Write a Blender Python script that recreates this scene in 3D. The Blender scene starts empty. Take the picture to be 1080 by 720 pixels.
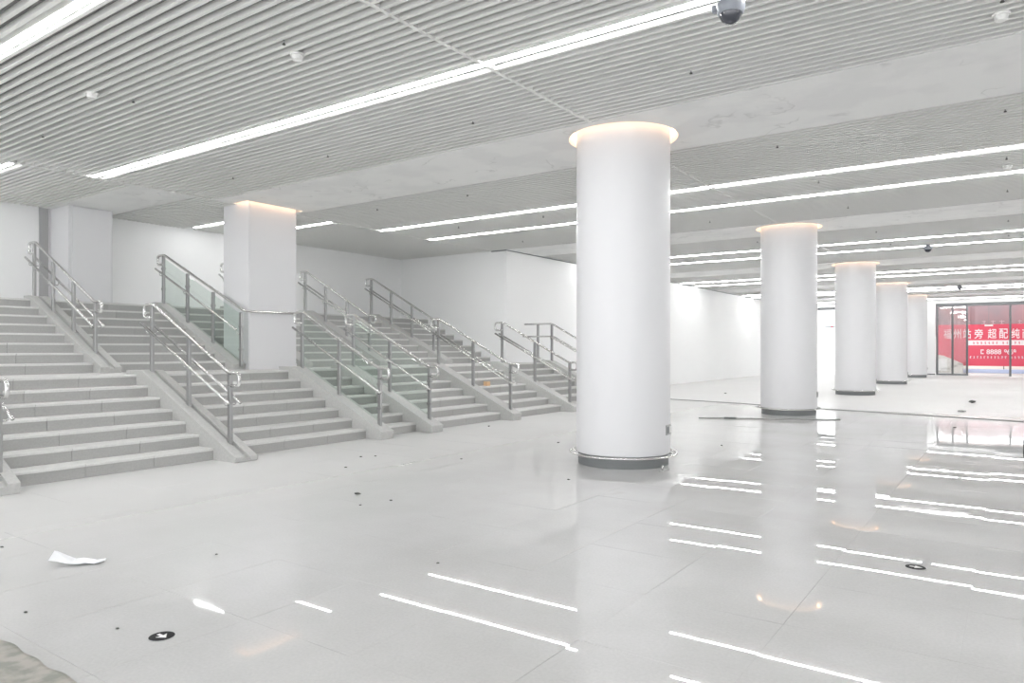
import bpy, bmesh, math, random
from mathutils import Vector, Matrix
random.seed(7)
S = bpy.context.scene
COL = S.collection
PI = math.pi

# ------------------------------------------------------------------ camera
HC = 1.472                      # eye height
cam = bpy.data.cameras.new('camera')
cam.sensor_width = 36.0
cam.lens = 752.23 / 1080 * 36
cam.shift_y = 7.57 / 1080
cam.clip_end = 300
camo = bpy.data.objects.new('camera', cam)
COL.objects.link(camo)
camo.location = (0, 0, HC)
camo.rotation_euler = (PI / 2, 0, 0.6111217)
S.camera = camo

# ------------------------------------------------------------------ world + exposure
W = bpy.data.worlds.new('daylight')
S.world = W
W.use_nodes = True
bg = W.node_tree.nodes['Background']
bg.inputs[0].default_value = (0.97, 0.985, 1.0, 1)
bg.inputs[1].default_value = 3.4
S.view_settings.view_transform = 'Standard'
S.view_settings.look = 'None'
S.view_settings.gamma = 1
S.view_settings.use_curve_mapping = False
S.view_settings.exposure = 0.36
LED = 40.0                      # radiance of the ceiling light strips
COVE = 6.0                      # radiance of the warm cove rings

# ------------------------------------------------------------------ materials
def mat(name, col, rough=.5, metal=0., spec=.5, emit=None, es=0., noise=None, bump=None, coat=0.):
    m = bpy.data.materials.new(name)
    m.use_nodes = True
    nt = m.node_tree
    b = nt.nodes['Principled BSDF']
    b.inputs['Base Color'].default_value = (*col, 1)
    b.inputs['Roughness'].default_value = rough
    b.inputs['Metallic'].default_value = metal
    b.inputs['Specular IOR Level'].default_value = spec
    b.inputs['Coat Weight'].default_value = coat
    if emit:
        b.inputs['Emission Color'].default_value = (*emit, 1)
        b.inputs['Emission Strength'].default_value = es
    if noise or bump:
        tc = nt.nodes.new('ShaderNodeNewGeometry')
    if noise:                   # (scale, second colour, detail, low, high)
        n = nt.nodes.new('ShaderNodeTexNoise')
        n.inputs['Scale'].default_value = noise[0]
        n.inputs['Detail'].default_value = noise[2]
        nt.links.new(tc.outputs['Position'], n.inputs['Vector'])
        r = nt.nodes.new('ShaderNodeValToRGB')
        r.color_ramp.elements[0].position = noise[3]
        r.color_ramp.elements[1].position = noise[4]
        r.color_ramp.elements[0].color = (*noise[1], 1)
        r.color_ramp.elements[1].color = (*col, 1)
        nt.links.new(n.outputs['Fac'], r.inputs['Fac'])
        nt.links.new(r.outputs['Color'], b.inputs['Base Color'])
    if bump:                    # (scale, strength, distance)
        n2 = nt.nodes.new('ShaderNodeTexNoise')
        n2.inputs['Scale'].default_value = bump[0]
        n2.inputs['Detail'].default_value = 4
        nt.links.new(tc.outputs['Position'], n2.inputs['Vector'])
        bp = nt.nodes.new('ShaderNodeBump')
        bp.inputs['Strength'].default_value = bump[1]
        bp.inputs['Distance'].default_value = bump[2]
        nt.links.new(n2.outputs['Fac'], bp.inputs['Height'])
        nt.links.new(bp.outputs['Normal'], b.inputs['Normal'])
    return m

def emit_mat(name, col, s):
    m = bpy.data.materials.new(name)
    m.use_nodes = True
    nt = m.node_tree
    nt.nodes.clear()
    e = nt.nodes.new('ShaderNodeEmission')
    e.inputs[0].default_value = (*col, 1)
    e.inputs[1].default_value = s
    o = nt.nodes.new('ShaderNodeOutputMaterial')
    nt.links.new(e.outputs[0], o.inputs[0])
    return m

def glass_mat(name, tint, refl=.06):
    m = bpy.data.materials.new(name)
    m.use_nodes = True
    nt = m.node_tree
    nt.nodes.clear()
    t = nt.nodes.new('ShaderNodeBsdfTransparent')
    t.inputs[0].default_value = (*tint, 1)
    g = nt.nodes.new('ShaderNodeBsdfGlossy')
    g.inputs['Roughness'].default_value = .03
    lw = nt.nodes.new('ShaderNodeLayerWeight')
    lw.inputs[0].default_value = .5
    pw = nt.nodes.new('ShaderNodeMath')
    pw.operation = 'POWER'
    pw.inputs[1].default_value = 4
    nt.links.new(lw.outputs['Facing'], pw.inputs[0])
    f = nt.nodes.new('ShaderNodeMath')
    f.operation = 'MULTIPLY_ADD'
    f.inputs[1].default_value = .6
    f.inputs[2].default_value = refl
    nt.links.new(pw.outputs[0], f.inputs[0])
    mx = nt.nodes.new('ShaderNodeMixShader')
    o = nt.nodes.new('ShaderNodeOutputMaterial')
    nt.links.new(f.outputs[0], mx.inputs[0])
    nt.links.new(t.outputs[0], mx.inputs[1])
    nt.links.new(g.outputs[0], mx.inputs[2])
    nt.links.new(mx.outputs[0], o.inputs[0])
    return m

def floor_mat():
    m = bpy.data.materials.new('polished_stone')
    m.use_nodes = True
    nt = m.node_tree
    b = nt.nodes['Principled BSDF']
    geo = nt.nodes.new('ShaderNodeNewGeometry')
    def noise(scale, det, rough=.5):
        n = nt.nodes.new('ShaderNodeTexNoise')
        n.inputs['Scale'].default_value = scale
        n.inputs['Detail'].default_value = det
        n.inputs['Roughness'].default_value = rough
        nt.links.new(geo.outputs['Position'], n.inputs['Vector'])
        return n
    def ramp(src, p0, c0, p1, c1):
        r = nt.nodes.new('ShaderNodeValToRGB')
        r.color_ramp.elements[0].position = p0
        r.color_ramp.elements[0].color = (*c0, 1)
        r.color_ramp.elements[1].position = p1
        r.color_ramp.elements[1].color = (*c1, 1)
        nt.links.new(src, r.inputs['Fac'])
        return r
    big = noise(.55, 6, .6)
    grain = noise(60, 3)
    oi = nt.nodes.new('ShaderNodeObjectInfo')
    base = ramp(big.outputs['Fac'], .3, (.52, .515, .505), .7, (.62, .62, .62))
    gr = ramp(grain.outputs['Fac'], .3, (.93, .93, .93), .7, (1, 1, 1))
    mx = nt.nodes.new('ShaderNodeMix')
    mx.data_type = 'RGBA'
    mx.blend_type = 'MULTIPLY'
    mx.inputs[0].default_value = 1
    nt.links.new(base.outputs[0], mx.inputs[6])
    nt.links.new(gr.outputs[0], mx.inputs[7])
    st = noise(1.3, 3)
    stain = ramp(st.outputs['Fac'], .70, (1, 1, 1), .78, (.90, .90, .86))
    mx2 = nt.nodes.new('ShaderNodeMix')
    mx2.data_type = 'RGBA'
    mx2.blend_type = 'MULTIPLY'
    mx2.inputs[0].default_value = 1
    nt.links.new(mx.outputs[2], mx2.inputs[6])
    nt.links.new(stain.outputs[0], mx2.inputs[7])
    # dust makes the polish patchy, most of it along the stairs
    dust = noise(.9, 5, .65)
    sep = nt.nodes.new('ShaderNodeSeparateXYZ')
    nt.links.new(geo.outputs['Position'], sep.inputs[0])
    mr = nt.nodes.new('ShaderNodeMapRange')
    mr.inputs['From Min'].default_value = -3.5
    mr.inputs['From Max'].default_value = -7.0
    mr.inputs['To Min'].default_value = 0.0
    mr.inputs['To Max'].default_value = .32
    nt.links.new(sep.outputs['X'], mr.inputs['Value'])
    dr = nt.nodes.new('ShaderNodeMapRange')
    dr.inputs['From Min'].default_value = .58
    dr.inputs['From Max'].default_value = .85
    dr.inputs['To Min'].default_value = .01
    dr.inputs['To Max'].default_value = .08
    nt.links.new(dust.outputs['Fac'], dr.inputs['Value'])
    my = nt.nodes.new('ShaderNodeMapRange')          # rougher and paler towards the far end
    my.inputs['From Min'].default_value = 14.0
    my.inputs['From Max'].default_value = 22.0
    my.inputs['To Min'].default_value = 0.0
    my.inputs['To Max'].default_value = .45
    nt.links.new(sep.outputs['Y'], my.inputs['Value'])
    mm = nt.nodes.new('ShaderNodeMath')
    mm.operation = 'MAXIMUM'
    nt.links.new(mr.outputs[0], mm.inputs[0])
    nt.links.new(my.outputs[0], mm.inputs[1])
    ad = nt.nodes.new('ShaderNodeMath')
    ad.operation = 'ADD'
    nt.links.new(mm.outputs[0], ad.inputs[0])
    nt.links.new(dr.outputs[0], ad.inputs[1])
    nt.links.new(ad.outputs[0], b.inputs['Roughness'])
    dm = nt.nodes.new('ShaderNodeMath')               # paler towards the stairs and the far end
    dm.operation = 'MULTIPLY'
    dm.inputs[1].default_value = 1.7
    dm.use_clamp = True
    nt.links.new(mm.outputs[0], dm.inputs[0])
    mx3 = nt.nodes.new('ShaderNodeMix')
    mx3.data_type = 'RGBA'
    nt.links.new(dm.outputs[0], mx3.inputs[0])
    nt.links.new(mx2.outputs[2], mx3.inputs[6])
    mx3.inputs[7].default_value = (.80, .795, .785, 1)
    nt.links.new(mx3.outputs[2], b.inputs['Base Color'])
    b.inputs['Specular IOR Level'].default_value = .5
    return m

M = dict(
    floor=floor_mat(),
    grout=mat('grout', (.58, .58, .57), .8),
    wall=mat('white_wall', (.925, .93, .93), .45, noise=(.4, (.90, .905, .905), 3, .3, .7)),
    colw=mat('white_enamel', (.76, .76, .775), .34, spec=.35),
    band=mat('plaster_band', (.88, .88, .87), .6, noise=(1.6, (.83, .83, .825), 5, .40, .52)),
    slat=mat('white_slat', (.84, .84, .82), .5),
    back=mat('ceiling_void', (.30, .30, .295), .9),
    back2=mat('ceiling_void_pale', (.55, .55, .54), .9),
    led=emit_mat('led_white', (1, 1, 1), LED),
    led2=emit_mat('led_white_dim', (1, 1, 1), LED*.45),
    cove=emit_mat('cove_warm', (1, .62, .38), COVE),
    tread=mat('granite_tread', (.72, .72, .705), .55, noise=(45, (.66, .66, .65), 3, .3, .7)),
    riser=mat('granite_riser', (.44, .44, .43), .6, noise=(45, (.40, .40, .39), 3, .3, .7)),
    curb=mat('granite_curb', (.56, .56, .545), .5, noise=(30, (.49, .49, .48), 4, .3, .7)),
    steel=mat('brushed_steel', (.70, .70, .69), .24, .95),
    post=mat('satin_steel', (.42, .42, .42), .36, .9),
    glass=glass_mat('green_glass', (.925, .958, .938), .03),
    clear=glass_mat('door_glass', (.92, .92, .92), .20),
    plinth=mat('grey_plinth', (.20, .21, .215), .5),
    frame=mat('dark_frame', (.16, .17, .175), .45),
    dark=mat('black_plastic', (.02, .02, .022), .75, spec=.3),
    dome=mat('smoked_dome', (.05, .055, .07), .08, coat=.6),
    domeh=mat('grey_housing', (.30, .32, .36), .4),
    white=mat('white_plastic', (.82, .82, .80), .4),
    paper=mat('paper', (.88, .89, .91), .7),
    sheet=mat('plastic_sheet', (.38, .355, .325), .5, noise=(9, (.24, .25, .215), 6, .40, .56)),
    red=mat('banner_red', (.74, .09, .14), .6),
    bwhite=mat('banner_white', (.9, .82, .83), .6),
    maroon=mat('maroon_cladding', (.30, .17, .18), .5, noise=(.5, (.22, .17, .18), 4, .35, .65)),
    pave=mat('outside_paving', (.68, .68, .67), .7),
    blue=mat('pale_blue_paint', (.52, .58, .78), .6),
    booth=mat('beige_booth', (.66, .63, .58), .6),
    orange=mat('brown_cardboard', (.72, .48, .28), .7),
    grit=mat('dark_grit', (.10, .10, .095), .8),
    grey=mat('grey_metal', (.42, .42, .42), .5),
    arrow=mat('arrow_white', (.85, .85, .85), .5),
    mark=mat('pale_mark', (.45, .33, .34), .6),
)

def add_cracks(m):
    nt = m.node_tree
    b = nt.nodes['Principled BSDF']
    old = b.inputs['Base Color'].links[0].from_socket
    geo = nt.nodes.new('ShaderNodeNewGeometry')
    n = nt.nodes.new('ShaderNodeTexNoise')
    n.inputs['Scale'].default_value = .9
    n.inputs['Detail'].default_value = 4
    nt.links.new(geo.outputs['Position'], n.inputs['Vector'])
    s_ = nt.nodes.new('ShaderNodeMath'); s_.operation = 'SUBTRACT'; s_.inputs[1].default_value = .5
    a_ = nt.nodes.new('ShaderNodeMath'); a_.operation = 'ABSOLUTE'
    nt.links.new(n.outputs['Fac'], s_.inputs[0]); nt.links.new(s_.outputs[0], a_.inputs[0])
    r = nt.nodes.new('ShaderNodeMapRange')
    r.inputs['From Min'].default_value = 0; r.inputs['From Max'].default_value = .010
    r.inputs['To Min'].default_value = .55; r.inputs['To Max'].default_value = 0
    nt.links.new(a_.outputs[0], r.inputs['Value'])
    n2 = nt.nodes.new('ShaderNodeTexNoise')
    n2.inputs['Scale'].default_value = 1.7
    nt.links.new(geo.outputs['Position'], n2.inputs['Vector'])
    r2 = nt.nodes.new('ShaderNodeMapRange')
    r2.inputs['From Min'].default_value = .48; r2.inputs['From Max'].default_value = .58
    nt.links.new(n2.outputs['Fac'], r2.inputs['Value'])
    mu = nt.nodes.new('ShaderNodeMath'); mu.operation = 'MULTIPLY'
    nt.links.new(r.outputs[0], mu.inputs[0]); nt.links.new(r2.outputs[0], mu.inputs[1])
    mx = nt.nodes.new('ShaderNodeMix'); mx.data_type = 'RGBA'
    nt.links.new(mu.outputs[0], mx.inputs[0])
    nt.links.new(old, mx.inputs[6])
    mx.inputs[7].default_value = (.58, .58, .57, 1)
    nt.links.new(mx.outputs[2], b.inputs['Base Color'])
add_cracks(M['band'])

# ------------------------------------------------------------------ mesh helpers
def link(name, me, m=None, parent=None, loc=(0, 0, 0), rot=None):
    o = bpy.data.objects.new(name, me)
    COL.objects.link(o)
    if parent is not None:
        o.parent = parent
        loc = Vector(loc) - Vector(parent.location) if parent.parent is None else Vector(loc) - Vector(parent.parent.location) - Vector(parent.location)
    o.location = loc
    if rot: o.rotation_euler = rot
    if m is not None and len(me.materials) == 0: me.materials.append(m)
    return o

def bm_mesh(bm, name='mesh', smooth=False):
    me = bpy.data.meshes.new(name)
    bmesh.ops.recalc_face_normals(bm, faces=bm.faces)
    bm.to_mesh(me)
    bm.free()
    if smooth:
        for p in me.polygons: p.use_smooth = True
    return me

def box_into(bm, x0, x1, y0, y1, z0, z1):
    v = [bm.verts.new(c) for c in ((x0,y0,z0),(x1,y0,z0),(x1,y1,z0),(x0,y1,z0),(x0,y0,z1),(x1,y0,z1),(x1,y1,z1),(x0,y1,z1))]
    for f in ((3,2,1,0),(4,5,6,7),(0,1,5,4),(1,2,6,5),(2,3,7,6),(3,0,4,7)):
        bm.faces.new([v[i] for i in f])

def box_mesh(sx, sy, sz, bev=0., seg=1):
    bm = bmesh.new()
    box_into(bm, -sx/2, sx/2, -sy/2, sy/2, -sz/2, sz/2)
    if bev: bmesh.ops.bevel(bm, geom=bm.edges[:], offset=bev, segments=seg, affect='EDGES')
    return bm_mesh(bm)

def box(name, x0, x1, y0, y1, z0, z1, m, parent=None, bev=0., seg=1):
    me = box_mesh(abs(x1-x0), abs(y1-y0), abs(z1-z0), bev, seg)
    return link(name, me, m, parent, ((x0+x1)/2, (y0+y1)/2, (z0+z1)/2))

def prism_y(poly, y0, y1, bev=0.):
    """polygon in xz extruded along y, local to its own first corner"""
    bm = bmesh.new()
    a = [bm.verts.new((x, y0, z)) for x, z in poly]
    b = [bm.verts.new((x, y1, z)) for x, z in poly]
    bm.faces.new(a); bm.faces.new(b[::-1])
    n = len(poly)
    for i in range(n): bm.faces.new((a[i], a[(i+1) % n], b[(i+1) % n], b[i]))
    if bev: bmesh.ops.bevel(bm, geom=bm.edges[:], offset=bev, segments=1, affect='EDGES')
    return bm

def at_base(bm):
    """shift a world-space bmesh to its own base centre; returns that point"""
    xs = [v.co.x for v in bm.verts]; ys = [v.co.y for v in bm.verts]; zs = [v.co.z for v in bm.verts]
    c = Vector(((min(xs)+max(xs))/2, (min(ys)+max(ys))/2, min(zs)))
    for v in bm.verts: v.co -= c
    return c

def wobj(name, bm, m, parent=None, smooth=False):
    c = at_base(bm)
    return link(name, bm_mesh(bm, name, smooth), m, parent, c)

def fillet(pts, r, seg=4):
    P = [Vector(p) for p in pts]
    out = [P[0]]
    for i in range(1, len(P)-1):
        a, b, c = P[i-1], P[i], P[i+1]
        u = (a-b); v = (c-b)
        rr = min(r, u.length*.45, v.length*.45)
        p0 = b + u.normalized()*rr; p1 = b + v.normalized()*rr
        for k in range(seg+1):
            t = k/seg
            out.append(p0*(1-t)**2 + b*2*t*(1-t) + p1*t*t)
    out.append(P[-1])
    return out

def tube_into(bm, pts, r, seg=10, closed=False):
    P = [Vector(p) for p in pts]
    n = len(P)
    rings = []
    prev = None
    for i in range(n):
        if closed: t = (P[(i+1) % n]-P[i-1]).normalized()
        elif i == 0: t = (P[1]-P[0]).normalized()
        elif i == n-1: t = (P[-1]-P[-2]).normalized()
        else: t = (P[i+1]-P[i-1]).normalized()
        if prev is None:
            up = Vector((0, 0, 1)) if abs(t.z) < .95 else Vector((1, 0, 0))
            nrm = (up - t*up.dot(t)).normalized()
        else:
            nrm = (prev - t*prev.dot(t)).normalized()
        prev = nrm
        bi = t.cross(nrm)
        rings.append([bm.verts.new(P[i] + r*(math.cos(2*PI*k/seg)*nrm + math.sin(2*PI*k/seg)*bi)) for k in range(seg)])
    m = n if closed else n-1
    for i in range(m):
        A, B = rings[i], rings[(i+1) % n]
        for k in range(seg): bm.faces.new((A[k], A[(k+1) % seg], B[(k+1) % seg], B[k]))
    if not closed:
        bm.faces.new(rings[0][::-1]); bm.faces.new(rings[-1])

def tube(name, pts, r, m, parent=None, seg=10, closed=False):
    bm = bmesh.new()
    tube_into(bm, pts, r, seg, closed)
    return wobj(name, bm, m, parent, True)

def lathe_into(bm, prof, seg=48, c=(0, 0)):
    rings = []
    for r, z in prof:
        rings.append([bm.verts.new((c[0]+r*math.cos(2*PI*k/seg), c[1]+r*math.sin(2*PI*k/seg), z)) for k in range(seg)])
    for A, B in zip(rings[:-1], rings[1:]):
        for k in range(seg): bm.faces.new((A[k], A[(k+1) % seg], B[(k+1) % seg], B[k]))
    return rings

def lathe(name, prof, m, parent=None, seg=48, loc=(0, 0, 0), caps=True, smooth=True):
    bm = bmesh.new()
    R = lathe_into(bm, prof, seg)
    if caps:
        bm.faces.new(R[0][::-1]); bm.faces.new(R[-1])
    me = bm_mesh(bm, name)
    if smooth:
        for p in me.polygons: p.use_smooth = len(p.vertices) == 4 and abs(p.normal.z) < .999
        me.set_sharp_from_angle(angle=math.radians(40))
    return link(name, me, m, parent, loc)

def tag(o, label, cat, group=None):
    o['label'] = label; o['category'] = cat
    if group: o['group'] = group
    return o

def struct(o):
    o['kind'] = 'structure'
    return o

def thing(name, loc, label, cat, group=None):
    o = bpy.data.objects.new(name, None)
    o.empty_display_size = .2
    COL.objects.link(o)
    o.location = loc
    return tag(o, label, cat, group)

def sgroup(name, loc=(0, 0, 0)):
    o = bpy.data.objects.new(name, None)
    COL.objects.link(o)
    o.location = loc
    return struct(o)

def copy_tree(root, loc, label=None):
    r = root.copy(); COL.objects.link(r); r.location = loc
    if label: r['label'] = label
    for ch in list(root.children):
        c = ch.copy(); COL.objects.link(c); c.parent = r
        for g in list(ch.children):
            d = g.copy(); COL.objects.link(d); d.parent = c
    return r

# ------------------------------------------------------------------ layout (metres)
CZ = 4.20                        # underside of the ceiling
COLX, COLY0, BAY = -4.135, 8.414, 8.4
XR = 12.6                        # right-hand wall, out of frame
YB = -5.0                        # added glazed front behind the camera
YF = 46.2                        # glazed end
ZX = -12.0                       # hall ceiling / stair ceiling boundary
WX = -15.4                       # wall at the top of the stairs
FX = -11.4                       # wall of the far hall
CY = 16.0                        # where the far wall steps forward
RIS, TRD = .155, .33
X1 = -8.67                       # first riser
Z1 = 7*RIS                       # half landing
XL = X1 - 6*TRD                  # landing edge
X2 = -11.95                      # first riser of the upper flight
RIS2 = .159
Z2 = Z1 + 8*RIS2
XU = X2 - 7*TRD

# ------------------------------------------------------------------ floor
fl = sgroup('floor')
T = .8
slab_me = box_mesh(T-.0012, T-.0012, .03)
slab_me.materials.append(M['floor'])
f = Vector((-math.sin(.6111217), math.cos(.6111217)))
rgt = Vector((math.cos(.6111217), math.sin(.6111217)))
cells = []
ix0, ix1 = -11, int(XR/T)+1
iy0, iy1 = int(YB/T)-1, int(YF/T)
for ix in range(ix0, ix1):
    for iy in range(iy0, iy1+1):
        x = ix*T + .2; y = iy*T + .35
        if x > XR-.3 or y < YB+.3 or y > YF-.35: continue
        if x < -8.6 + .4 and y < 17.3: continue
        d = x*f.x + y*f.y; l = x*rgt.x + y*rgt.y
        vis = d > .6 and abs(l/d) < .80
        cells.append((0 if vis else 1, math.hypot(x, y), x, y))
for ix in range(-15, ix0):                      # strip beside the far wall
    for iy in range(iy0, iy1+1):
        x = ix*T + .2; y = iy*T + .35
        if x < FX+.35 or y < 17.6 or y > YF-.35: continue
        cells.append((0, math.hypot(x, y), x, y))
cells.sort()
def tilt(): return (random.gauss(0, .0008), random.gauss(0, .0008))
bm_rest = bmesh.new()
for i, (v, dd, x, y) in enumerate(cells):
    a, b = tilt()
    if i < 300:
        link('slab', slab_me, None, fl, (x, y, -.0155), (a, b, 0))
    else:
        h = T/2 - .0006
        q = [bm_rest.verts.new((x+sx*h, y+sy*h, -.0005 + sy*h*a - sx*h*b)) for sx, sy in ((-1,-1),(1,-1),(1,1),(-1,1))]
        bm_rest.faces.new(q)
me = bm_mesh(bm_rest)
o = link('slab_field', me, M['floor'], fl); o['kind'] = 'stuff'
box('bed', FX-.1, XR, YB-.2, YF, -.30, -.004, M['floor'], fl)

# ------------------------------------------------------------------ walls
struct(box('wall_right', XR, XR+.2, YB-.2, YF, 0, CZ+.4, M['wall']))
# added glazed front behind the viewer, unseen, lets daylight in: mullions, no solid wall
gf = sgroup('added_window_1', (0, YB-.3, 0))
for i in range(11):
    x = WX + (XR-WX)*i/10
    box('mullion', x-.05, x+.05, YB-.35, YB-.25, 0, CZ, M['frame'], gf)
box('head_rail', WX-.2, XR+.2, YB-.38, YB-.22, CZ, CZ+.4, M['wall'], gf)
for i in range(10):
    a, b = WX + (XR-WX)*i/10 + .05, WX + (XR-WX)*(i+1)/10 - .05
    box('pane', a, b, YB-.305, YB-.295, .0, CZ, M['clear'], gf)
wl = struct(box('wall_stairs', WX-.2, WX, YB-.2, CY+.2, 0, CZ+.4, M['wall']))
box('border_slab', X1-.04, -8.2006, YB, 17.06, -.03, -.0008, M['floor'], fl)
struct(box('wall_step', WX, FX, CY, CY+.2, 0, CZ+.4, M['wall']))
struct(box('wall_far', FX-.2, FX, CY+.2, YF, 0, CZ+.4, M['wall']))
struct(box('shade_strip_1', FX, FX+.02, CY, YF, CZ-.03, CZ-.005, M['plinth']))  # dark strip stands in for the shadow line under the ceiling
struct(box('shade_strip_2', FX-.5, FX+.02, CY-.03, CY, CZ-.03, CZ-.005, M['plinth']))  # same painted shadow line, carried round the wall corner
struct(box('shade_strip_3', WX, WX+.03, 6.04, 6.2, Z2, CZ, M['grey']))  # grey strip stands in for a shadowed recess in the wall
# glazed end wall with two openings
ew = sgroup('wall_end', (-6, YF, 0))
box('pier_panel', FX-.2, -10.6, YF, YF+.25, 0, CZ+.4, M['wall'], ew)
box('wall_panel', -7.4, -3.5, YF, YF+.25, 0, CZ+.4, M['wall'], ew)
box('wall_panel', 5.2, XR+.2, YF, YF+.25, 0, CZ+.4, M['wall'], ew)
box('header', -10.6, -7.4, YF, YF+.25, 3.96, CZ+.4, M['wall'], ew)
box('header', -3.5, 5.2, YF, YF+.25, 3.98, CZ+.4, M['wall'], ew)
struct(box('baseboard_end', -7.4, -3.5, YF-.02, YF, 0, .07, M['plinth']))

# ------------------------------------------------------------------ ceiling
ce = sgroup('ceiling', (0, 0, CZ))
PITCH, SW, SH = .111, .038, .05
STRIPS0 = (2.66, 5.46)
def strips_of(k):
    if k == 0: return STRIPS0
    if k < 0: return (-2.9,)
    return (11.78 + BAY*(k-1), 13.46 + BAY*(k-1))
HB = .87
BC = [COLY0 + .036 + BAY*k for k in range(-1, 5)]
bays = []
for k in range(-1, 6):
    y0 = YB-.2 if k == -1 else COLY0+.036+BAY*(k-1)+HB
    y1 = COLY0+.036+BAY*k-HB
    if k == 5: y1 = YF
    bays.append((k, y0, y1))
bm_s = bmesh.new()
slat_cache = {}
n_obj = 0
def slat(x0, x1, y, as_obj):
    global n_obj
    if as_obj:
        L = round(x1-x0, 3)
        if L not in slat_cache:
            slat_cache[L] = box_mesh(L, SW, SH)
            slat_cache[L].materials.append(M['slat'])
        link('slat', slat_cache[L], None, ce, ((x0+x1)/2, y, CZ+SH/2))
        n_obj += 1
    else:
        box_into(bm_s, x0, x1, y-SW/2, y+SW/2, CZ, CZ+SH)
for k, y0, y1 in bays:
    xl = ZX if k < 2 else FX
    segs = [(xl+.03, COLX-.05), (COLX-.01, 4.20), (4.24, XR)]
    n0 = math.ceil((y0+.03-3.208)/PITCH)
    n = n0
    while 3.208 + n*PITCH < y1-.03:
        y = 3.208 + n*PITCH
        n += 1
        for si, (a, b) in enumerate(segs):
            if any(abs(y-s) < .10 for s in strips_of(k)): continue
            want = (k in (0, 1) and si < 2) or (k == 2 and si == 0)
            if k == 1 and si == 0 and y > CY: pass
            slat(a, b, y, want and n_obj < 300)
    box('cross_runner', COLX-.05, COLX-.01, y0, y1, CZ-.002, CZ+.05, M['slat'], ce)
    box('cross_runner', 4.20, 4.24, y0, y1, CZ-.002, CZ+.05, M['slat'], ce)
    box('void_panel', xl, XR, y0, y1, CZ+.12, CZ+.17, M['back'], ce)
# ceiling over the stairs: shallower slats, pale beam cover over the pier
stair_strips = (-2.6, 3.07, 4.37, 9.07, 10.38)
y = YB+.05
bm_t = bmesh.new()
while y < CY-.03:
    if not (6.05 < y < 7.28) and not any(abs(y-s) < .085 for s in stair_strips):
        box_into(bm_t, WX, ZX-.03, y-.028, y+.028, CZ, CZ+.05)
    y += .1
for v in bm_t.verts: v.co.z -= CZ
o = link('stair_slats', bm_mesh(bm_t), M['slat'], ce, (0, 0, CZ)); o['kind'] = 'stuff'
for v in bm_s.verts: v.co.z -= CZ
o = link('far_slats', bm_mesh(bm_s), M['slat'], ce, (0, 0, CZ)); o['kind'] = 'stuff'
box('void_panel', WX, ZX-.03, YB-.2, CY, CZ+.06, CZ+.1, M['back2'], ce)
box('cross_runner', ZX-.03, ZX+.03, YB-.2, CY, CZ-.002, CZ+.06, M['slat'], ce)
box('beam_cover', WX, ZX-.03, 6.1, 7.24, CZ-.004, CZ+.055, M['band'], ce)

# white beam bands with a round hole at each column and a square one at the pillar
HR = .70
def holed(x0, x1, y0, y1, cx, cy, hole, z0, z1):
    """rectangular plate with a hole; hole = list of points round the centre"""
    bm = bmesh.new()
    n = len(hole)
    def outer(px, py):
        dx, dy = px-cx, py-cy
        s = min(((x1-cx) if dx > 0 else (cx-x0))/max(abs(dx), 1e-6), ((y1-cy) if dy > 0 else (cy-y0))/max(abs(dy), 1e-6))
        return cx+dx*s, cy+dy*s
    ib = [bm.verts.new((px, py, z0)) for px, py in hole]
    it = [bm.verts.new((px, py, z1)) for px, py in hole]
    ob = [bm.verts.new((*outer(px, py), z0)) for px, py in hole]
    ot = [bm.verts.new((*outer(px, py), z1)) for px, py in hole]
    for i in range(n):
        j = (i+1) % n
        bm.faces.new((ib[i], ib[j], ob[j], ob[i]))
        bm.faces.new((ib[i], it[i], it[j], ib[j]))
        bm.faces.new((ob[i], ob[j], ot[j], ot[i]))
    return bm
def circle(cx, cy, r, n=64):
    pts = [(cx+r*math.cos(2*PI*(i+.5)/n), cy+r*math.sin(2*PI*(i+.5)/n)) for i in range(n)]
    return pts
BZ0, BZ1 = CZ-.004, CZ+.16
SQX0, SQX1, SQY0, SQY1 = -12.42, -11.60, 8.05, 9.12          # square pillar
for k, yc in zip(range(-1, 5), BC):
    y0, y1 = yc-HB, yc+HB
    xl = ZX if k < 1 else FX
    if k == -1:
        box('beam_band', xl, XR, y0, y1, BZ0, BZ1, M['band'], ce); continue
    cx, cy = COLX, COLY0+BAY*k
    box('beam_band', COLX+.9, XR, y0, y1, BZ0, BZ1, M['band'], ce)
    wobj('beam_band', holed(COLX-.9, COLX+.9, y0, y1, cx, cy, [(max(min(px, 9), -99), py) for px, py in
         [(cx+HR*math.cos(t), cy+HR*math.sin(t)) for t in sorted([2*PI*i/64 for i in range(64)] + [math.atan2(sy-cy, sx-COLX) % (2*PI) for sx in (COLX-.9, COLX+.9) for sy in (y0, y1)])]], BZ0, BZ1), M['band'], ce)
    box('band_lid', COLX-.9, COLX+.9, y0, y1, BZ1, BZ1+.03, M['band'], ce)
    if k == 0:
        g = .10
        box('beam_band', SQX1+g, COLX-.9, y0, y1, BZ0, BZ1, M['band'], ce)
        box('beam_band', ZX, SQX1+g, SQY1+g, y1, BZ0, BZ1, M['band'], ce)
        box('beam_band', ZX, SQX1+g, y0, SQY0-g, BZ0, BZ1, M['band'], ce)
        box('band_lid', ZX-.6, SQX1+g, SQY0-g, SQY1+g, BZ1, BZ1+.03, M['band'], ce)
    else:
        box('beam_band', xl, COLX-.9, y0, y1, BZ0, BZ1, M['band'], ce)

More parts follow.
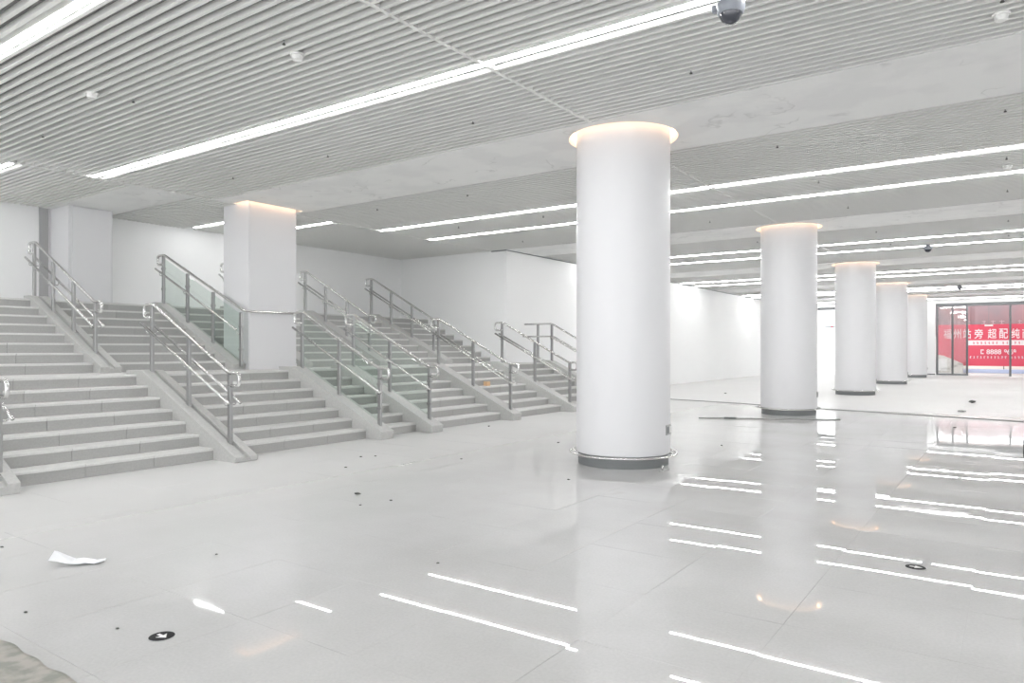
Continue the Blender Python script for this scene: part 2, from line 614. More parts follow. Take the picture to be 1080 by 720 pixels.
# ------------------------------------------------------------------ ceiling light strips
def light_strip(x0, x1, y, label, group, w=.052, lm='led'):
    t = thing('light_strip', ((x0+x1)/2, y, CZ), label, 'light', group)
    box('housing', x0, x1, y-w/2-.012, y+w/2+.012, CZ+.006, CZ+.07, M['slat'], t)
    box('diffuser', x0+.005, x1-.005, y-w/2, y+w/2, CZ-.006, CZ+.006, M[lm], t)
    return t
light_strip(ZX+.05, XR-.1, 5.46, 'long white linear light strip crossing the slat ceiling before the nearest column', 'ceiling light strips')
light_strip(ZX+.05, XR-.1, 2.66, 'white linear light strip in the top left corner of the slat ceiling', 'ceiling light strips')
light_strip(ZX+.05, XR-.1, -2.9, 'white linear light strip behind the camera position', 'ceiling light strips')
for k in range(1, 6):
    ordn = ['second', 'third', 'fourth', 'fifth', 'sixth'][k-1]
    for j, y in enumerate(strips_of(k)):
        if y > YF-.5: continue
        xl = ZX+.05 if k == 1 else FX+.06
        light_strip(xl, XR-.1, y, '%s white linear light strip of the pair in the %s ceiling bay from the front' % (('nearer', 'farther')[j], ordn), 'ceiling light strips')
for y, lab in zip(stair_strips[2:], ('short white light strip above the leftmost upper stairs', 'short white light strip left of the square pillar top', 'short white light strip right of the square pillar top')):
    light_strip(WX+.3, ZX-.06, y, lab, 'stair light strips', .055, 'led2')

light_strip(WX+.3, ZX-.06, 3.07, 'added short white light strip over the stairs, unseen outside the left edge', 'stair light strips', .055, 'led2')  # added out of view to brighten the stair side
light_strip(WX+.3, ZX-.06, -2.6, 'added short white light strip over the stairs, unseen behind the viewer', 'stair light strips', .055, 'led2')  # also added unseen, more light on the stair faces

# ------------------------------------------------------------------ columns
c0 = thing('round_column', (COLX, COLY0, 0), 'nearest and largest round white column in the middle of the hall', 'column', 'round columns in a row')
P = (COLX, COLY0, 0)
CR = .60
lathe('plinth', [(CR-.02, 0), (CR-.02, .145)], M['plinth'], c0, 64, P)
lathe('shaft', [(CR-.012, .145), (CR, .155), (CR, CZ+.16)], M['colw'], c0, 96, P)
rr = tube('bumper_ring', [(COLX+.685*math.cos(2*PI*i/56), COLY0+.685*math.sin(2*PI*i/56), .14) for i in range(56)], .014, M['steel'], c0, 10, True)
for i in range(6):
    t = 2*PI*i/6 + .35
    ca, sa = math.cos(t), math.sin(t)
    tube('ring_bracket', [(COLX+(CR-.02)*ca, COLY0+(CR-.02)*sa, .135), (COLX+.685*ca, COLY0+.685*sa, .135)], .011, M['steel'], rr, 8)
# socket plate facing right and towards the viewer
vr = Vector((rgt.x, rgt.y)) * .875 - Vector((f.x, f.y)) * .484
ang = math.atan2(vr.y, vr.x)
pl = link('socket_plate', box_mesh(.014, .19, .125, .004), M['grey'], c0, (COLX+vr.x*(CR+.004), COLY0+vr.y*(CR+.004), .455), (0, 0, ang))
def local_child(name, me, m, parent, loc):
    o = bpy.data.objects.new(name, me); COL.objects.link(o); o.parent = parent; o.location = loc
    if not me.materials: me.materials.append(m)
    return o
local_child('socket_insert', box_mesh(.008, .075, .085, .003), M['plinth'], pl, (.009, -.045, 0))
local_child('socket_insert', box_mesh(.008, .075, .085, .003), M['white'], pl, (.009, .045, 0))
labs = ['second round white column behind the nearest one', 'third round white column in the receding row', 'fourth round white column in the receding row', 'farthest round white column beside the glass entrance']
for k in range(1, 5): copy_tree(c0, (COLX, COLY0+BAY*k, 0), labs[k-1])
# warm cove lamp round each column head
def cove_lamp(k, lab):
    t = thing('cove_light', (COLX, COLY0+BAY*k, CZ), lab, 'light', 'column cove lights')
    bm = bmesh.new()
    lathe_into(bm, [(CR+.035, CZ+.125), (HR-.005, CZ+.125), (HR-.005, CZ+.135), (CR+.035, CZ+.135), (CR+.035, CZ+.125)], 64, (COLX, COLY0+BAY*k))
    wobj('lamp_ring', bm, M['cove'], t)
    bm = bmesh.new()
    lathe_into(bm, [(CR+.03, CZ+.137), (HR-.004, CZ+.137), (HR-.004, CZ+.155), (CR+.03, CZ+.155), (CR+.03, CZ+.137)], 64, (COLX, COLY0+BAY*k))
    wobj('lamp_holder', bm, M['white'], t)
for k, lab in enumerate(['glowing warm cove ring around the top of the nearest column', 'glowing warm cove ring around the top of the second column', 'glowing warm cove ring around the top of the third column', 'glowing warm cove ring around the top of the fourth column', 'glowing warm cove ring around the top of the farthest column']):
    cove_lamp(k, lab)

# square pillar on the half landing and its cove
sp = thing('square_pillar', ((SQX0+SQX1)/2, (SQY0+SQY1)/2, Z1), 'square white pillar standing on the stair half landing with a handrail across it', 'pillar')
box('shaft', SQX0, SQX1, SQY0, SQY1, Z1+.1, CZ+.15, M['colw'], sp, .012, 2)
box('skirting', SQX0-.004, SQX1+.004, SQY0-.004, SQY1+.004, Z1, Z1+.1, M['colw'], sp, .004)
cv = thing('cove_light', ((SQX0+SQX1)/2, (SQY0+SQY1)/2, CZ), 'glowing warm square cove around the top of the stair pillar', 'light', 'pillar cove light')
bm = bmesh.new()
box_into(bm, SQX1+.015, SQX1+.09, SQY0-.09, SQY1+.09, CZ+.12, CZ+.13)
wobj('lamp_bar', bm, M['cove'], cv)
bm = bmesh.new()
box_into(bm, ZX+.06, SQX1+.01, SQY0-.09, SQY0-.015, CZ+.12, CZ+.13)
wobj('lamp_bar', bm, M['cove'], cv)
pr_ = thing('wall_pier', (-15.0, 6.65, Z2), 'white boxed pier against the wall at the top of the leftmost stairs', 'pillar')
box('shaft', WX+.002, -14.62, 6.24, 7.05, Z2, CZ-.006, M['colw'], pr_, .01, 2)
box('edge_panel', -14.62, -14.60, 6.30, 6.99, Z2+.02, CZ-.03, M['colw'], pr_, .004)

# ------------------------------------------------------------------ stairs
LC = [(2.76, 3.08), (5.47, 5.80), (8.20, 8.48), (9.40, 9.70), (11.94, 12.24), (14.36, 14.66), (16.74, 17.04)]
LF = [-8.28, -8.18, -8.32, -8.30, -8.34, -8.32, -8.32]        # where each lower curb meets the floor
UC = [(5.46, 5.78), (7.78, 8.03), (9.34, 9.60), (11.50, 11.80), (13.75, 14.05)]
lower_bays = [(YB, LC[0][0])] + [(LC[i][1], LC[i+1][0]) for i in range(6)]
upper_bays = [(YB, UC[0][0])] + [(UC[i][1], UC[i+1][0]) for i in range(4)] + [(UC[4][1], CY-.002)]
mesh_cache = {}
def cbox(name, x0, x1, y0, y1, z0, z1, m, parent, bev):
    key = (round(x1-x0, 4), round(y1-y0, 4), round(z1-z0, 4), m.name)
    if key not in mesh_cache:
        mesh_cache[key] = box_mesh(x1-x0, y1-y0, z1-z0, bev)
        mesh_cache[key].materials.append(m)
    return link(name, mesh_cache[key], None, parent, ((x0+x1)/2, (y0+y1)/2, (z0+z1)/2))
def flight(xa, za, n, ris, y0, y1, label, group, first=0, zfloor=0., last_tread=False):
    t = thing('stair_flight', (xa - n*TRD/2, (y0+y1)/2, zfloor), label, 'stairs', group)
    w = y1-y0
    nb = max(1, round(w/.95))
    for i in range(first, n):
        xr = xa - i*TRD
        zt = za + (i+1)*ris
        for j in range(nb):
            ya = y0 + w*j/nb + (.002 if j else 0); yb = y0 + w*(j+1)/nb - (.002 if j < nb-1 else 0)
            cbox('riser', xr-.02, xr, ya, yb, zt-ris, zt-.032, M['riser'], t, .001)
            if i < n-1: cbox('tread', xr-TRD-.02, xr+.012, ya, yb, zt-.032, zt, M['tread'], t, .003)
            else: cbox('tread', xr-.30, xr+.012, ya, yb, zt-.032, zt, M['tread'], t, .003)
    # solid core under the slabs
    poly = [(xa-.021-first*TRD, zfloor)]
    for i in range(first, n):
        poly.append((xa-.021-i*TRD, za+(i+1)*ris-.033))
        poly.append((xa-.021-(i+1)*TRD if i < n-1 else xa-.30-i*TRD, za+(i+1)*ris-.033))
    poly.append((poly[-1][0], zfloor))
    wobj('core', prism_y(poly, y0, y1), M['curb'], t)
    return t
ll = ['lower stair flight at the far left edge beyond the first curb', 'wide lower stair flight nearest on the left between the first two curbs', 'lower stair flight in front of the square pillar', 'narrow lower stair flight between the two glass balustrades', 'lower stair flight right of the glass balustrades', 'lower stair flight with a small cardboard box on it', 'farthest lower stair flight partly behind the nearest column']
for (a, b), lab in zip(lower_bays, ll): flight(X1, 0, 7, RIS, a, b, lab, 'lower stair flights')
ul = ['wide upper stair flight at the far left', 'upper stair flight left of the upper glass balustrade', 'narrow upper stair flight behind the square pillar', 'upper stair flight just right of the square pillar', 'upper stair flight between the two farthest upper handrails', 'farthest upper stair flight against the stepped wall']
for i, ((a, b), lab) in enumerate(zip(upper_bays, ul)): flight(X2, Z1, 8, RIS2, a, b, lab, 'upper stair flights', 2 if i == 2 else 0, zfloor=Z1)
struct(box('floor_landing', X2-.0, XL-.302, YB, CY-.002, 0, Z1, M['tread']))
struct(box('floor_landing_side', FX+.002, XL-.302, CY, 17.06, 0, Z1-.002, M['tread']))
struct(box('floor_under_stairs', WX, X2, YB, CY-.002, 0, Z1-.002, M['curb']))
struct(box('floor_upper', WX+.001, XU-.302, YB, CY-.002, Z1, Z2, M['tread']))

CSL = .47
def curb(y0, y1, xf, xa, xt, zb, ris_total, label, group, grooved):
    """sloping stone kerb between flights; xf foot, xt top end"""
    t = thing('stair_curb', ((xf+xt)/2, (y0+y1)/2, zb), label, 'curb', group)
    zt = zb + ris_total + .035
    zs = zb + .03 + CSL*(xa-xf)
    xs = xf - (zt-zs)/CSL
    if xs < xt+.05: xs = xt+.05
    poly = [(xf, zb), (xf, zs), (xs, zt), (xt, zt), (xt, zb)]
    wobj('body', prism_y(poly, y0, y1, .004), M['curb'], t)
    def cap(ya, yb, h):
        pl = [(xf+.012, zs-.012), (xf+.012, zs+h), (xs, zt+h), (xt, zt+h), (xt, zt-.002), (xs, zt-.002), (xf, zs-.002)]
        pl = [(xf+.012, zs-.02), (xf+.012, zs+h), (xs, zt+h), (xt, zt+h), (xt, zt+.0005), (xs, zt+.0005), (xf, zs+.0005)]
        wobj('cap', prism_y(pl, ya, yb, .002), M['curb'], t)
    w = y1-y0
    if grooved:
        cap(y0, y0+w*.42, .03)
        cap(y1-w*.36, y1, .03)
        wobj('channel', prism_y([(xf-.1, zs+.053), (xs, zt+.006), (xs, zt+.001), (xf-.1, zs+.048)], y0+w*.46, y1-w*.4), M['grey'], t)
    else:
        cap(y0, y1, .03)
    return t
cl = ['sloping granite stair curb at the left edge of the picture', 'grooved granite stair curb under the nearest lower handrail', 'granite stair curb under the nearer lower glass balustrade', 'granite stair curb under the farther lower glass balustrade', 'granite stair curb right of the lower glass balustrades', 'granite stair curb just left of the nearest column', 'farthest granite stair curb half hidden behind the nearest column']
for i, ((a, b), lab) in enumerate(zip(LC, cl)): curb(a, b, LF[i], -8.17, XL-.28, 0, Z1, lab, 'lower stair curbs', i in (0, 1))
cu = ['granite curb of the leftmost upper stairs', 'granite curb under the upper glass balustrade', 'granite curb of the upper stairs behind the square pillar', 'granite curb of the upper stairs right of the square pillar', 'granite curb of the farthest upper stairs']
for i, ((a, b), lab) in enumerate(zip(UC, cu)): curb(a, b, -11.70, -11.62, XU-.28, Z1, Z2-Z1, lab, 'upper stair curbs', i == 0)

# ------------------------------------------------------------------ handrails
def curb_z(x, xf, zb, zt): return min(zb+.06+CSL*(xf-x), zt+.065)
def handrail(yr, xs, xf, zb, ztop, label, group, glass=False, wrap=None, level=None):
    """xs: post positions from foot to top"""
    zt = zb + ztop
    t = thing('handrail', (sum(xs)/len(xs), yr, zb), label, 'handrail', group)
    zr = lambda x: zl + (zh-zl)*(xs[0]-x)/(xs[0]-xs[-1])
    zl = zb + 1.15 if wrap is None else zb+1.08
    zh = zt + 1.04 if not level else zt+1.08
    xa, xb = xs[0], xs[-1]
    pts = []
    if wrap is None:
        pts += [(xa-.02, yr, zl-.17), (xa+.20, yr, zl-.17), (xa+.20, yr, zl), (xa-.03, yr, zl)]
    else:
        pts += [(SQX1+.045, wrap, zl), (SQX1+.045, yr, zl)]
    if level:
        pts += [(xb, yr, zh), (level, yr, zh)]
    else:
        pts += [(xb+.03, yr, zh), (xb-.22, yr, zh), (xb-.22, yr, zh-.19), (xb+.02, yr, zh-.19)]
    tube('top_rail', fillet(pts, .07, 5), .024, M['steel'], t, 12)
    for x in xs:
        z0 = curb_z(x, xf, zb, zt)
        p = box('post', x-.033, x+.033, yr-.022, yr+.022, z0-.03, zr(x)-.02, M['post'], t, .004)
        for s in ((-1, 1) if not glass else (-1,)):
            zm = zr(x)-.35
            tube('bracket', fillet([(x, yr+s*.018, zm-.075), (x, yr+s*.085, zm-.075), (x, yr+s*.085, zm-.014)], .03, 3), .008, M['steel'], p, 6)
        if glass:
            for q in (.25, .75):
                zz = z0+.08 + (zr(x)-z0)*q*.85
                cbox('glass_clamp', x-.05, x+.05, yr-.026, yr+.026, zz-.02, zz+.02, M['post'], p, .004)
    for s in ((-1, 1) if not glass else (-1,)):
        e0, e1 = (xa+.10, xb-.16) if wrap is None else (xa-.02, xb-.16)
        if level: e1 = xb
        mp = [(e0, yr+s*.085, zr(e0)-.35), (e1, yr+s*.085, zr(e1)-.35)]
        if level: mp.append((level, yr+s*.085, zh-.35))
        tube('mid_rail', fillet(mp, .05, 3), .020, M['steel'], t, 10)
    if glass:
        for x0, x1 in zip(xs[:-1], xs[1:]):
            a, b = x0-.045, x1+.045
            za, zb_ = curb_z(a, xf, zb, zt), curb_z(b, xf, zb, zt)
            wobj('glass_panel', prism_y([(a, za+.05), (a, zr(a)-.06), (b, zr(b)-.06), (b, zb_+.05)], yr-.006, yr+.006), M['glass'], t)
    if level:
        p = level+.45
        box('post', p-.033, p+.033, yr-.022, yr+.022, zt-.0, zh-.02, M['post'], t, .004)
    return t
LX = [-8.50, -9.48, -10.46]
hl = 'lower handrails'
handrail(2.97, LX, -8.17, 0, Z1, 'steel handrail end at the left edge of the picture', hl)
handrail(5.61, LX, -8.17, 0, Z1, 'bright steel double handrail on the nearest lower stairs', hl)
handrail(8.35, LX, -8.17, 0, Z1, 'nearer lower steel balustrade with green glass panels', hl, True)
handrail(9.57, LX, -8.17, 0, Z1, 'farther lower steel balustrade with green glass panels', hl, True)
handrail(12.08, LX, -8.17, 0, Z1, 'lower steel handrail right of the glass balustrades', hl)
handrail(14.50, LX, -8.17, 0, Z1, 'lower steel handrail just left of the nearest column', hl)
handrail(16.86, LX, -8.17, 0, Z1, 'farthest lower steel handrail running level to the wall', hl, level=FX+.03)
UX = [-12.20, -12.96, -13.72, -14.48]
hu = 'upper handrails'
handrail(5.61, UX, -11.62, Z1, Z2-Z1, 'upper steel double handrail at the far left', hu)
handrail(7.92, [-11.66, -12.55, -13.43, -14.32], -11.62, Z1, Z2-Z1, 'upper green glass balustrade with a rail bent across the square pillar', hu, True, wrap=SQY1-.02)
handrail(9.47, [-12.62, -13.55, -14.48], -11.62, Z1, Z2-Z1, 'upper glass balustrade mostly hidden behind the square pillar', hu, True)
handrail(11.65, UX, -11.62, Z1, Z2-Z1, 'upper steel handrail right of the square pillar', hu)
handrail(13.90, UX, -11.62, Z1, Z2-Z1, 'upper steel handrail farthest along the stairs', hu)

# ------------------------------------------------------------------ glazed entrance
def door_frame(name, xs, label, panes):
    t = thing(name, (sum(xs)/len(xs), YF+.08, 0), label, 'door')
    for x in xs: box('mullion', x-.05, x+.05, YF+.04, YF+.14, 0, 3.9, M['frame'], t, .004)
    box('head_rail', xs[0]-.05, xs[-1]+.05, YF+.03, YF+.15, 3.80, 3.97, M['frame'], t, .004)
    for i in panes:
        a, b = xs[i]+.05, xs[i+1]-.05
        p = box('pane', a, b, YF+.085, YF+.095, .09, 3.86, M['clear'], t)
        box('bottom_rail', a, b, YF+.06, YF+.12, 0, .09, M['frame'], t)
    return t
struct(door_frame('door_1', [-3.41, -2.68, -2.0, -.06, 1.9, 3.5, 5.15], 'dark framed glass entrance in front of the red banner', (0, 1, 4, 5)))
struct(door_frame('door_2', [-10.55, -7.45], 'dark framed bright doorway at the far left of the end wall', ()))
d2 = bpy.data.objects['door_2']
box('transom_bar', -9.3, -7.5, YF+.07, YF+.11, 2.76, 2.82, M['frame'], d2)
box('transom_tip', -8.92, -8.82, YF+.055, YF+.069, 2.74, 2.84, M['red'], d2)
struct(box('white_backdrop', -16, -6.8, 51.0, 51.2, -.01, 4.6, M['wall']))  # white wall added so the doorway looks filled with bright daylight
struct(box('added_shade_canopy', -5.5, 16, YF+.3, 60, 5.2, 5.4, M['slat']))  # unseen roof added to cut the daylight falling on the banner
for d in ('door_1', 'door_2'): pass
es = box('sensor_box', -1.2, -.82, YF+.0, YF+.1, 2.68, 2.77, M['white'], None, .01)
tag(es, 'small white sensor box hanging in the glass entrance above the banner', 'sensor')
rod = local_child('rod', box_mesh(.02, .02, 1.1), M['frame'], es, (0, 0, .59))

# ------------------------------------------------------------------ outside
struct(box('floor_outside', -40, 40, YF+.26, 80, -.3, -.01, M['pave']))
BY = 53.0
ba = thing('banner', (0, BY, 0), 'red advertising banner with white Chinese lettering outside the entrance', 'banner')
box('cloth', -3.95, 6.5, BY, BY+.03, .40, 2.98, M['red'], ba)
box('white_stripe', -2.24, 6.2, BY-.006, BY-.001, 1.68, 1.99, M['bwhite'], ba)
for x in (-3.9, -.4, 3.1, 6.4): box('stake', x-.03, x+.03, BY+.03, BY+.09, -.01, 2.98, M['frame'], ba)
def text(name, body, x0, x1, z, h, m, parent, y=BY-.012, bold=0.):
    c = bpy.data.curves.new(name, 'FONT')
    c.body = body
    c.extrude = .004
    c.offset = bold
    o = bpy.data.objects.new(name, c)
    COL.objects.link(o)
    dg = bpy.context.evaluated_depsgraph_get()
    me = bpy.data.meshes.new_from_object(o.evaluated_get(dg))
    bpy.data.objects.remove(o)
    xs = [v.co.x for v in me.vertices]; ys = [v.co.y for v in me.vertices]
    sx = (x1-x0)/(max(xs)-min(xs)); sy = h/(max(ys)-min(ys))
    mx, my = min(xs), min(ys)
    for v in me.vertices:
        v.co = Vector(((v.co.x-mx)*sx, -v.co.z, (v.co.y-my)*sy))
    me.materials.clear()
    me.materials.append(m)
    return link(name, me, m, parent, (x0, y, z))
chars = [('福', -3.55, -3.13), ('州', -3.02, -2.61), ('站', -2.50, -2.08), ('旁', -1.91, -1.46), ('超', -1.21, -.76), ('配', -.63, -.19), ('纯', -.01, .40), ('商', .52, .94)]
for ch, a, b in chars: text('lettering', ch, a, b, 2.10, .60, M['bwhite'], ba, bold=0 if ch == '福' else .008)
text('lettering', '8888', -1.28, -.52, 1.13, .30, M['bwhite'], ba, bold=.012)
text('lettering', '9669', -.38, .22, 1.13, .30, M['bwhite'], ba, bold=.01)
bm = bmesh.new()                                   # handset mark
box_into(bm, -1.58, -1.53, BY-.012, BY-.004, 1.14, 1.42)
box_into(bm, -1.53, -1.42, BY-.012, BY-.004, 1.36, 1.42)
box_into(bm, -1.53, -1.42, BY-.012, BY-.004, 1.14, 1.20)
wobj('phone_mark', bm, M['bwhite'], ba)
rnd = random.Random(3)
def marks(x0, x1, z, h, m, gap):
    bm = bmesh.new()
    x = x0
    while x < x1:
        for q in range(3):
            zz = z + h*(.15+.33*q)
            box_into(bm, x+rnd.uniform(0, .04), x+h*.8-rnd.uniform(0, .05), BY-.014, BY-.008, zz, zz+h*.16)
        xx = x + h*rnd.uniform(.3, .5)
        box_into(bm, xx, xx+h*.15, BY-.014, BY-.008, z, z+h)
        x += h + gap
        if rnd.random() < .12: x += h*.8
    o = wobj('small_print', bm, m, ba); o['kind'] = 'stuff'
marks(-2.17, 5.6, .86, .15, M['bwhite'], .03)
marks(-2.0, 5.6, 1.75, .15, M['red'], .05)
# dark red building front behind the banner
bd = thing('building_front', (0, 62, 0), 'dark maroon shop front rising behind the red banner', 'building')
box('upper_wall', -9.5, 14, 62, 62.4, 2.4, 4.9, M['maroon'], bd)
for x0, x1 in ((-9.5, -6.2), (-5.9, -2.5), (-2.2, 2.0), (2.4, 14)):
    box('fascia', x0, x1, 61.9, 62, 2.5, 4.6, M['maroon'], bd)
box('base_wall', -9.5, 14, 62.1, 62.4, -.01, 2.4, M['booth'], bd)
rnd = random.Random(11)
for i in range(16):
    x = -4.4 + i*.52
    if i in (4, 8, 12): continue
    bm = bmesh.new()
    for q in range(3): box_into(bm, x+rnd.uniform(0, .1), x+.36-rnd.uniform(0, .1), 61.87, 61.9, 3.05+q*.18, 3.09+q*.18)
    box_into(bm, x+.15, x+.2, 61.87, 61.9, 3.0, 3.5)
    wobj('sign_glyph', bm, M['mark'], bd)
kb = thing('kiosk', (-4.2, 51.5, 0), 'pale low kiosk at the left foot of the red banner', 'kiosk')
wobj('body', prism_y([(-5.6, 0), (-2.45, 0), (-2.45, .55), (-3.5, 1.05), (-5.6, 1.35)], 51.2, 51.9), M['booth'], kb)
for x in (-4.2, -3.5): box('panel', x-.25, x+.25, 51.17, 51.2, .12, .85, M['white'], kb)
for x in (-3.88, ): box('divider', x-.04, x+.04, 51.16, 51.2, 0, 1.0, M['grey'], kb)
st = box('painted_kerb', -8, 14, BY-.9, BY-.5, -.01, .22, M['blue'], None, .02)
tag(st, 'pale blue painted kerb below the red banner', 'kerb')

# ------------------------------------------------------------------ ceiling devices
def sprinkler(x, y, lab):
    t = thing('sprinkler', (x, y, CZ), lab, 'sprinkler', 'ceiling sprinklers')
    lathe('stem', [(.009, CZ-.015), (.009, CZ+.10)], M['grey'], t, 8, (x, y, 0))
    lathe('deflector', [(.004, CZ-.030), (.016, CZ-.028), (.016, CZ-.024), (.008, CZ-.012)], M['grit'], t, 12, (x, y, 0))
ordinal = ['first', 'second', 'third', 'fourth', 'fifth', 'sixth', 'seventh']
for i, x in enumerate((-10.15, -7.9, -5.3, -2.58, -.06)):
    for j, y in enumerate((4.03, 6.75, 9.90, 12.40, 14.96, 18.45, 20.85)):
        sprinkler(x, y, 'dark sprinkler head, %s row from the front, %s from the stair side' % (ordinal[j], ordinal[i]))
def detector(x, y, lab):
    t = thing('smoke_detector', (x, y, CZ), lab, 'detector', 'ceiling detectors')
    lathe('base', [(.062, CZ-.018), (.066, CZ-.004), (.066, CZ+.0)], M['white'], t, 24, (x, y, 0))
    lathe('sensor_head', [(.028, CZ-.062), (.044, CZ-.055), (.05, CZ-.018)], M['white'], t, 24, (x, y, 0))
detector(-8.04, 3.66, 'round white detector on the slats at the upper left')
detector(-5.42, 4.27, 'round white detector left of the cross runner')
detector(-.07, 7.05, 'round white detector in the upper right corner')
detector(-.05, 12.95, 'round white detector between the two light strips at the right')
def dome_cam(x, y, lab, drop):
    t = thing('dome_camera', (x, y, CZ), lab, 'camera', 'dome cameras')
    z = CZ - drop
    lathe('mount', [(.055, z+.155), (.055, CZ), (.055, CZ+.02)], M['domeh'], t, 24, (x, y, 0))
    lathe('housing', [(.088, z+.075), (.098, z+.09), (.105, z+.13), (.10, z+.155), (.06, z+.165)], M['domeh'], t, 32, (x, y, 0))
    prof = [(.002, z)] + [(.08*math.sin(a), z+.075-.075*math.cos(a)) for a in [PI/2*i/8 for i in range(1, 9)]] + [(.085, z+.09)]
    lathe('dome', prof, M['dome'], t, 32, (x, y, 0))
    link('side_bracket', box_mesh(.03, .05, .05, .004), M['domeh'], t, (x-.12, y-.0, z+.14))
dome_cam(-1.70, 5.24, 'large grey dome camera hanging at the top edge of the picture', .335)
dome_cam(-1.80, 21.6, 'small dome camera below the ceiling above the third column', .20)
dome_cam(-1.82, 36.0, 'tiny dome camera in front of the glass entrance', .22)

# ------------------------------------------------------------------ things on the floor
def floor_sign(x, y, lab, ang):
    t = thing('floor_arrow_sign', (x, y, 0), lab, 'floor sign', 'round floor arrow signs')
    lathe('disc', [(.062, .0005), (.062, .003), (.058, .004)], M['dark'], t, 32, (x, y, 0))
    lathe('rim', [(.0625, .0003), (.068, .0003), (.068, .0020), (.0625, .0030)], M['grey'], t, 32, (x, y, 0), caps=False)
    bm = bmesh.new()
    pts = [(-.035, -.008), (.0, -.008), (-.006, -.03), (.04, 0), (-.006, .03), (.0, .008), (-.035, .008)]
    vs = [bm.verts.new((x+px*math.cos(ang)-py*math.sin(ang), y+px*math.sin(ang)+py*math.cos(ang), .0044)) for px, py in pts]
    bm.faces.new(vs)
    r = bmesh.ops.extrude_face_region(bm, geom=bm.faces[:])
    for v in [g for g in r['geom'] if isinstance(g, bmesh.types.BMVert)]: v.co.z += .0008
    wobj('arrow', bm, M['arrow'], t)
floor_sign(-3.56, 1.96, 'round black floor sign with a white arrow at the lower left', math.radians(0))
floor_sign(-.53, 5.49, 'round black floor sign with a white arrow at the right', math.radians(0))

def sheet_obj(name, x0, x1, y0, y1, nx, ny, zf, m, thick=.002):
    bm = bmesh.new()
    top = [[bm.verts.new((x0+(x1-x0)*i/nx, y0+(y1-y0)*j/ny, 0)) for j in range(ny+1)] for i in range(nx+1)]
    for i in range(nx+1):
        for j in range(ny+1):
            v = top[i][j]; v.co.z = zf(i/nx, j/ny, v.co) + thick
    for i in range(nx):
        for j in range(ny): bm.faces.new((top[i][j], top[i+1][j], top[i+1][j+1], top[i][j+1]))
    r = bmesh.ops.extrude_face_region(bm, geom=bm.faces[:])
    for g in r['geom']:
        if isinstance(g, bmesh.types.BMVert): g.co.z -= thick
    return bm
rp = random.Random(5)
nz = {}
def paper_z(u, v, co):
    k = (round(u*6), round(v*4))
    if k not in nz: nz[k] = rp.uniform(0, .022)
    return .004 + nz[k] + (.075*max(0, (.35-u)/.35) if u < .35 else 0) * (1-abs(v-.5))
bm = sheet_obj('paper', -.16, .16, -.09, .09, 6, 4, paper_z, M['paper'])
for v in bm.verts:
    u = (v.co.x+.16)/.32
    v.co.y *= (1 - .62*u)
bmesh.ops.rotate(bm, verts=bm.verts, cent=(0, 0, 0), matrix=Matrix.Rotation(math.radians(44), 3, 'Z'))
pp = link('paper_scrap', bm_mesh(bm), M['paper'], None, (-5.22, 2.30, 0))
tag(pp, 'crumpled white sheet of paper on the floor at the lower left', 'paper')
def wr(u, v, co):
    return .003 + .012*(math.sin(co.x*3.1+co.y*21+1.5*math.sin(co.x*7)) * .5+.5) * (.08+.92*math.sin(PI*min(1, v*1.0))) + .006*(math.sin(co.x*23+co.y*9)*.5+.5)
bm = sheet_obj('sheet', -5.2, -2.4, .75, 1.47, 70, 36, wr, M['sheet'])
for v in bm.verts:
    if v.co.y > 1.3: v.co.y += .004*math.sin(v.co.x*9)+.004*math.sin(v.co.x*23)
sh = wobj('plastic_sheet', bm, M['sheet'], None, True)
tag(sh, 'wrinkled grey beige protective sheet in the bottom left corner', 'sheet')

# loose cable and pole behind the columns
pts = [(-11.0, 20.35, .012)]
for i in range(1, 24):
    x = -11.0 + 23*i/23
    pts.append((x, 19.6 - (x+8.15)*.2395 + .03*math.sin(i*1.7), .012))
tag(tube('cable', pts, .012, M['grey'], None, 8), 'thin grey cable stretched across the floor past the second column', 'cable')
po = thing('metal_pole', (-4.15, 15.26, 0), 'thin metal pole lying on the floor in front of the second column', 'pole')
tube('shaft', [(-5.42, 14.62, .014), (-2.89, 15.90, .014)], .013, M['grey'], po, 8)
tube('coupler', [(-4.96, 14.853, .018), (-4.74, 14.964, .018)], .019, M['plinth'], po, 8)

# black case at the right edge
cs = thing('black_case', (.27, 12.05, 0), 'black equipment case cut off by the right edge of the picture', 'case')
box('body', .13, .45, 11.9, 12.2, 0, .15, M['dark'], cs, .008)
box('lid', .13, .45, 11.9, 12.2, .155, .21, M['dark'], cs, .008)
tube('handle', fillet([(.22, 11.9, .12), (.22, 11.87, .12), (.36, 11.87, .12), (.36, 11.9, .12)], .012, 3), .006, M['grey'], cs, 6)

# bracket left lying at the foot of the nearest column
bk = thing('steel_bracket', (-3.42, 8.12, 0), 'loose steel bracket on the floor at the right foot of the nearest column', 'bracket')
box('plate', -3.47, -3.41, 8.02, 8.20, 0, .012, M['grey'], bk, .002)
tube('bolt', [(-3.44, 8.06, .012), (-3.44, 8.06, .07)], .012, M['steel'], bk, 8)

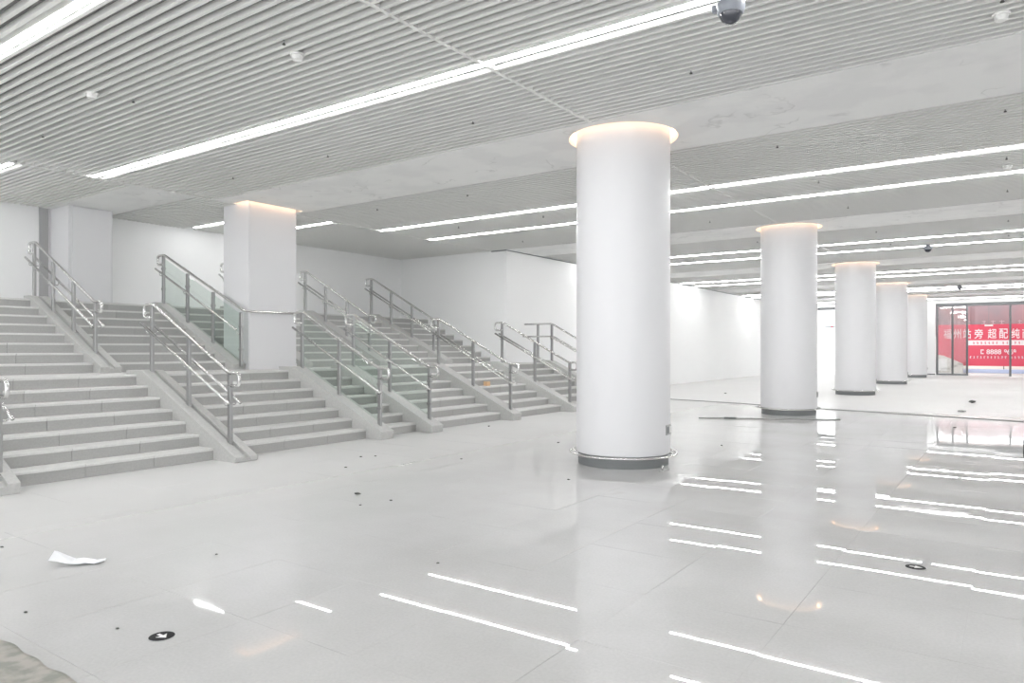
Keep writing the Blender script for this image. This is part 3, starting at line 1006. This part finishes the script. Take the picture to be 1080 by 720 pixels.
# cardboard box on the stairs
bx = thing('cardboard_box', (-9.87, 13.09, 4*RIS), 'small brown cardboard box on a step of the far lower stairs', 'box')
box('body', -9.93, -9.82, 13.03, 13.15, 4*RIS, 4*RIS+.10, M['orange'], bx, .004)
box('tape', -9.931, -9.819, 13.08, 13.10, 4*RIS+.0995, 4*RIS+.102, M['white'], bx)

# litter and grit
def chip(x, y, r, lab, group, name='grit_chip', m=None):
    bm = bmesh.new()
    bmesh.ops.create_icosphere(bm, subdivisions=1, radius=r)
    rr = random.Random(int(x*1000+y*77))
    for v in bm.verts:
        v.co = Vector((x+v.co.x*rr.uniform(.7, 1.5), y+v.co.y*rr.uniform(.6, 1.2), v.co.z*rr.uniform(.25, .5)))
    lo = min(v.co.z for v in bm.verts)
    for v in bm.verts: v.co.z -= lo
    return tag(wobj(name, bm, m or M['grit']), lab, 'debris', group)
for x, y, w in [(-4.5, 1.7, 'left of the nearer floor arrow sign, close to the plastic sheet'), (-3.85, 1.88, 'just left of the nearer floor arrow sign'), (-6.13, 2.16, 'at the left picture edge beyond the white paper'),
                (-4.65, 2.96, 'right of the white paper'), (-6.75, 6.05, 'left of the torn scrap before the pillar stairs'), (-7.23, 6.75, 'close to the foot of the pillar stairs'),
                (-7.13, 6.92, 'near the foot of the nearer glass balustrade'), (-6.01, 7.4, 'midway between the glass stairs and the nearest column'), (-8.1, 10.8, 'at the foot of the stairs right of the glass'),
                (-5.8, 9.54, 'left of the nearest column shaft'), (-4.07, 6.92, 'in front of the nearest column base'), (-5.01, 4.67, 'just nearer than the torn scrap'),
                (-4.92, 4.98, 'just right of the torn scrap'), (-7.68, 23.13, 'far off between the first and second columns'), (-3.6, 10.68, 'right of and behind the nearest column'),
                (-.87, 15.6, 'at the right, nearer than the cable'), (-3.22, 3.71, 'in the middle of the foreground floor')]:
    chip(x, y, .005+.0014*math.hypot(x, y), 'small dark grit chip ' + w, 'grit chips on the floor')
chip(-5.42, 5.01, .035, 'dark torn scrap on the floor in front of the glass stairs', 'litter scraps', 'litter_scrap')
chip(-.88, 22.92, .10, 'dark crumpled litter on the floor before the entrance', 'litter scraps', 'litter_scrap')
chip(-.94, 19.54, .08, 'flat grey litter on the floor nearer than the crumpled one', 'litter scraps', 'litter_scrap', M['grey'])
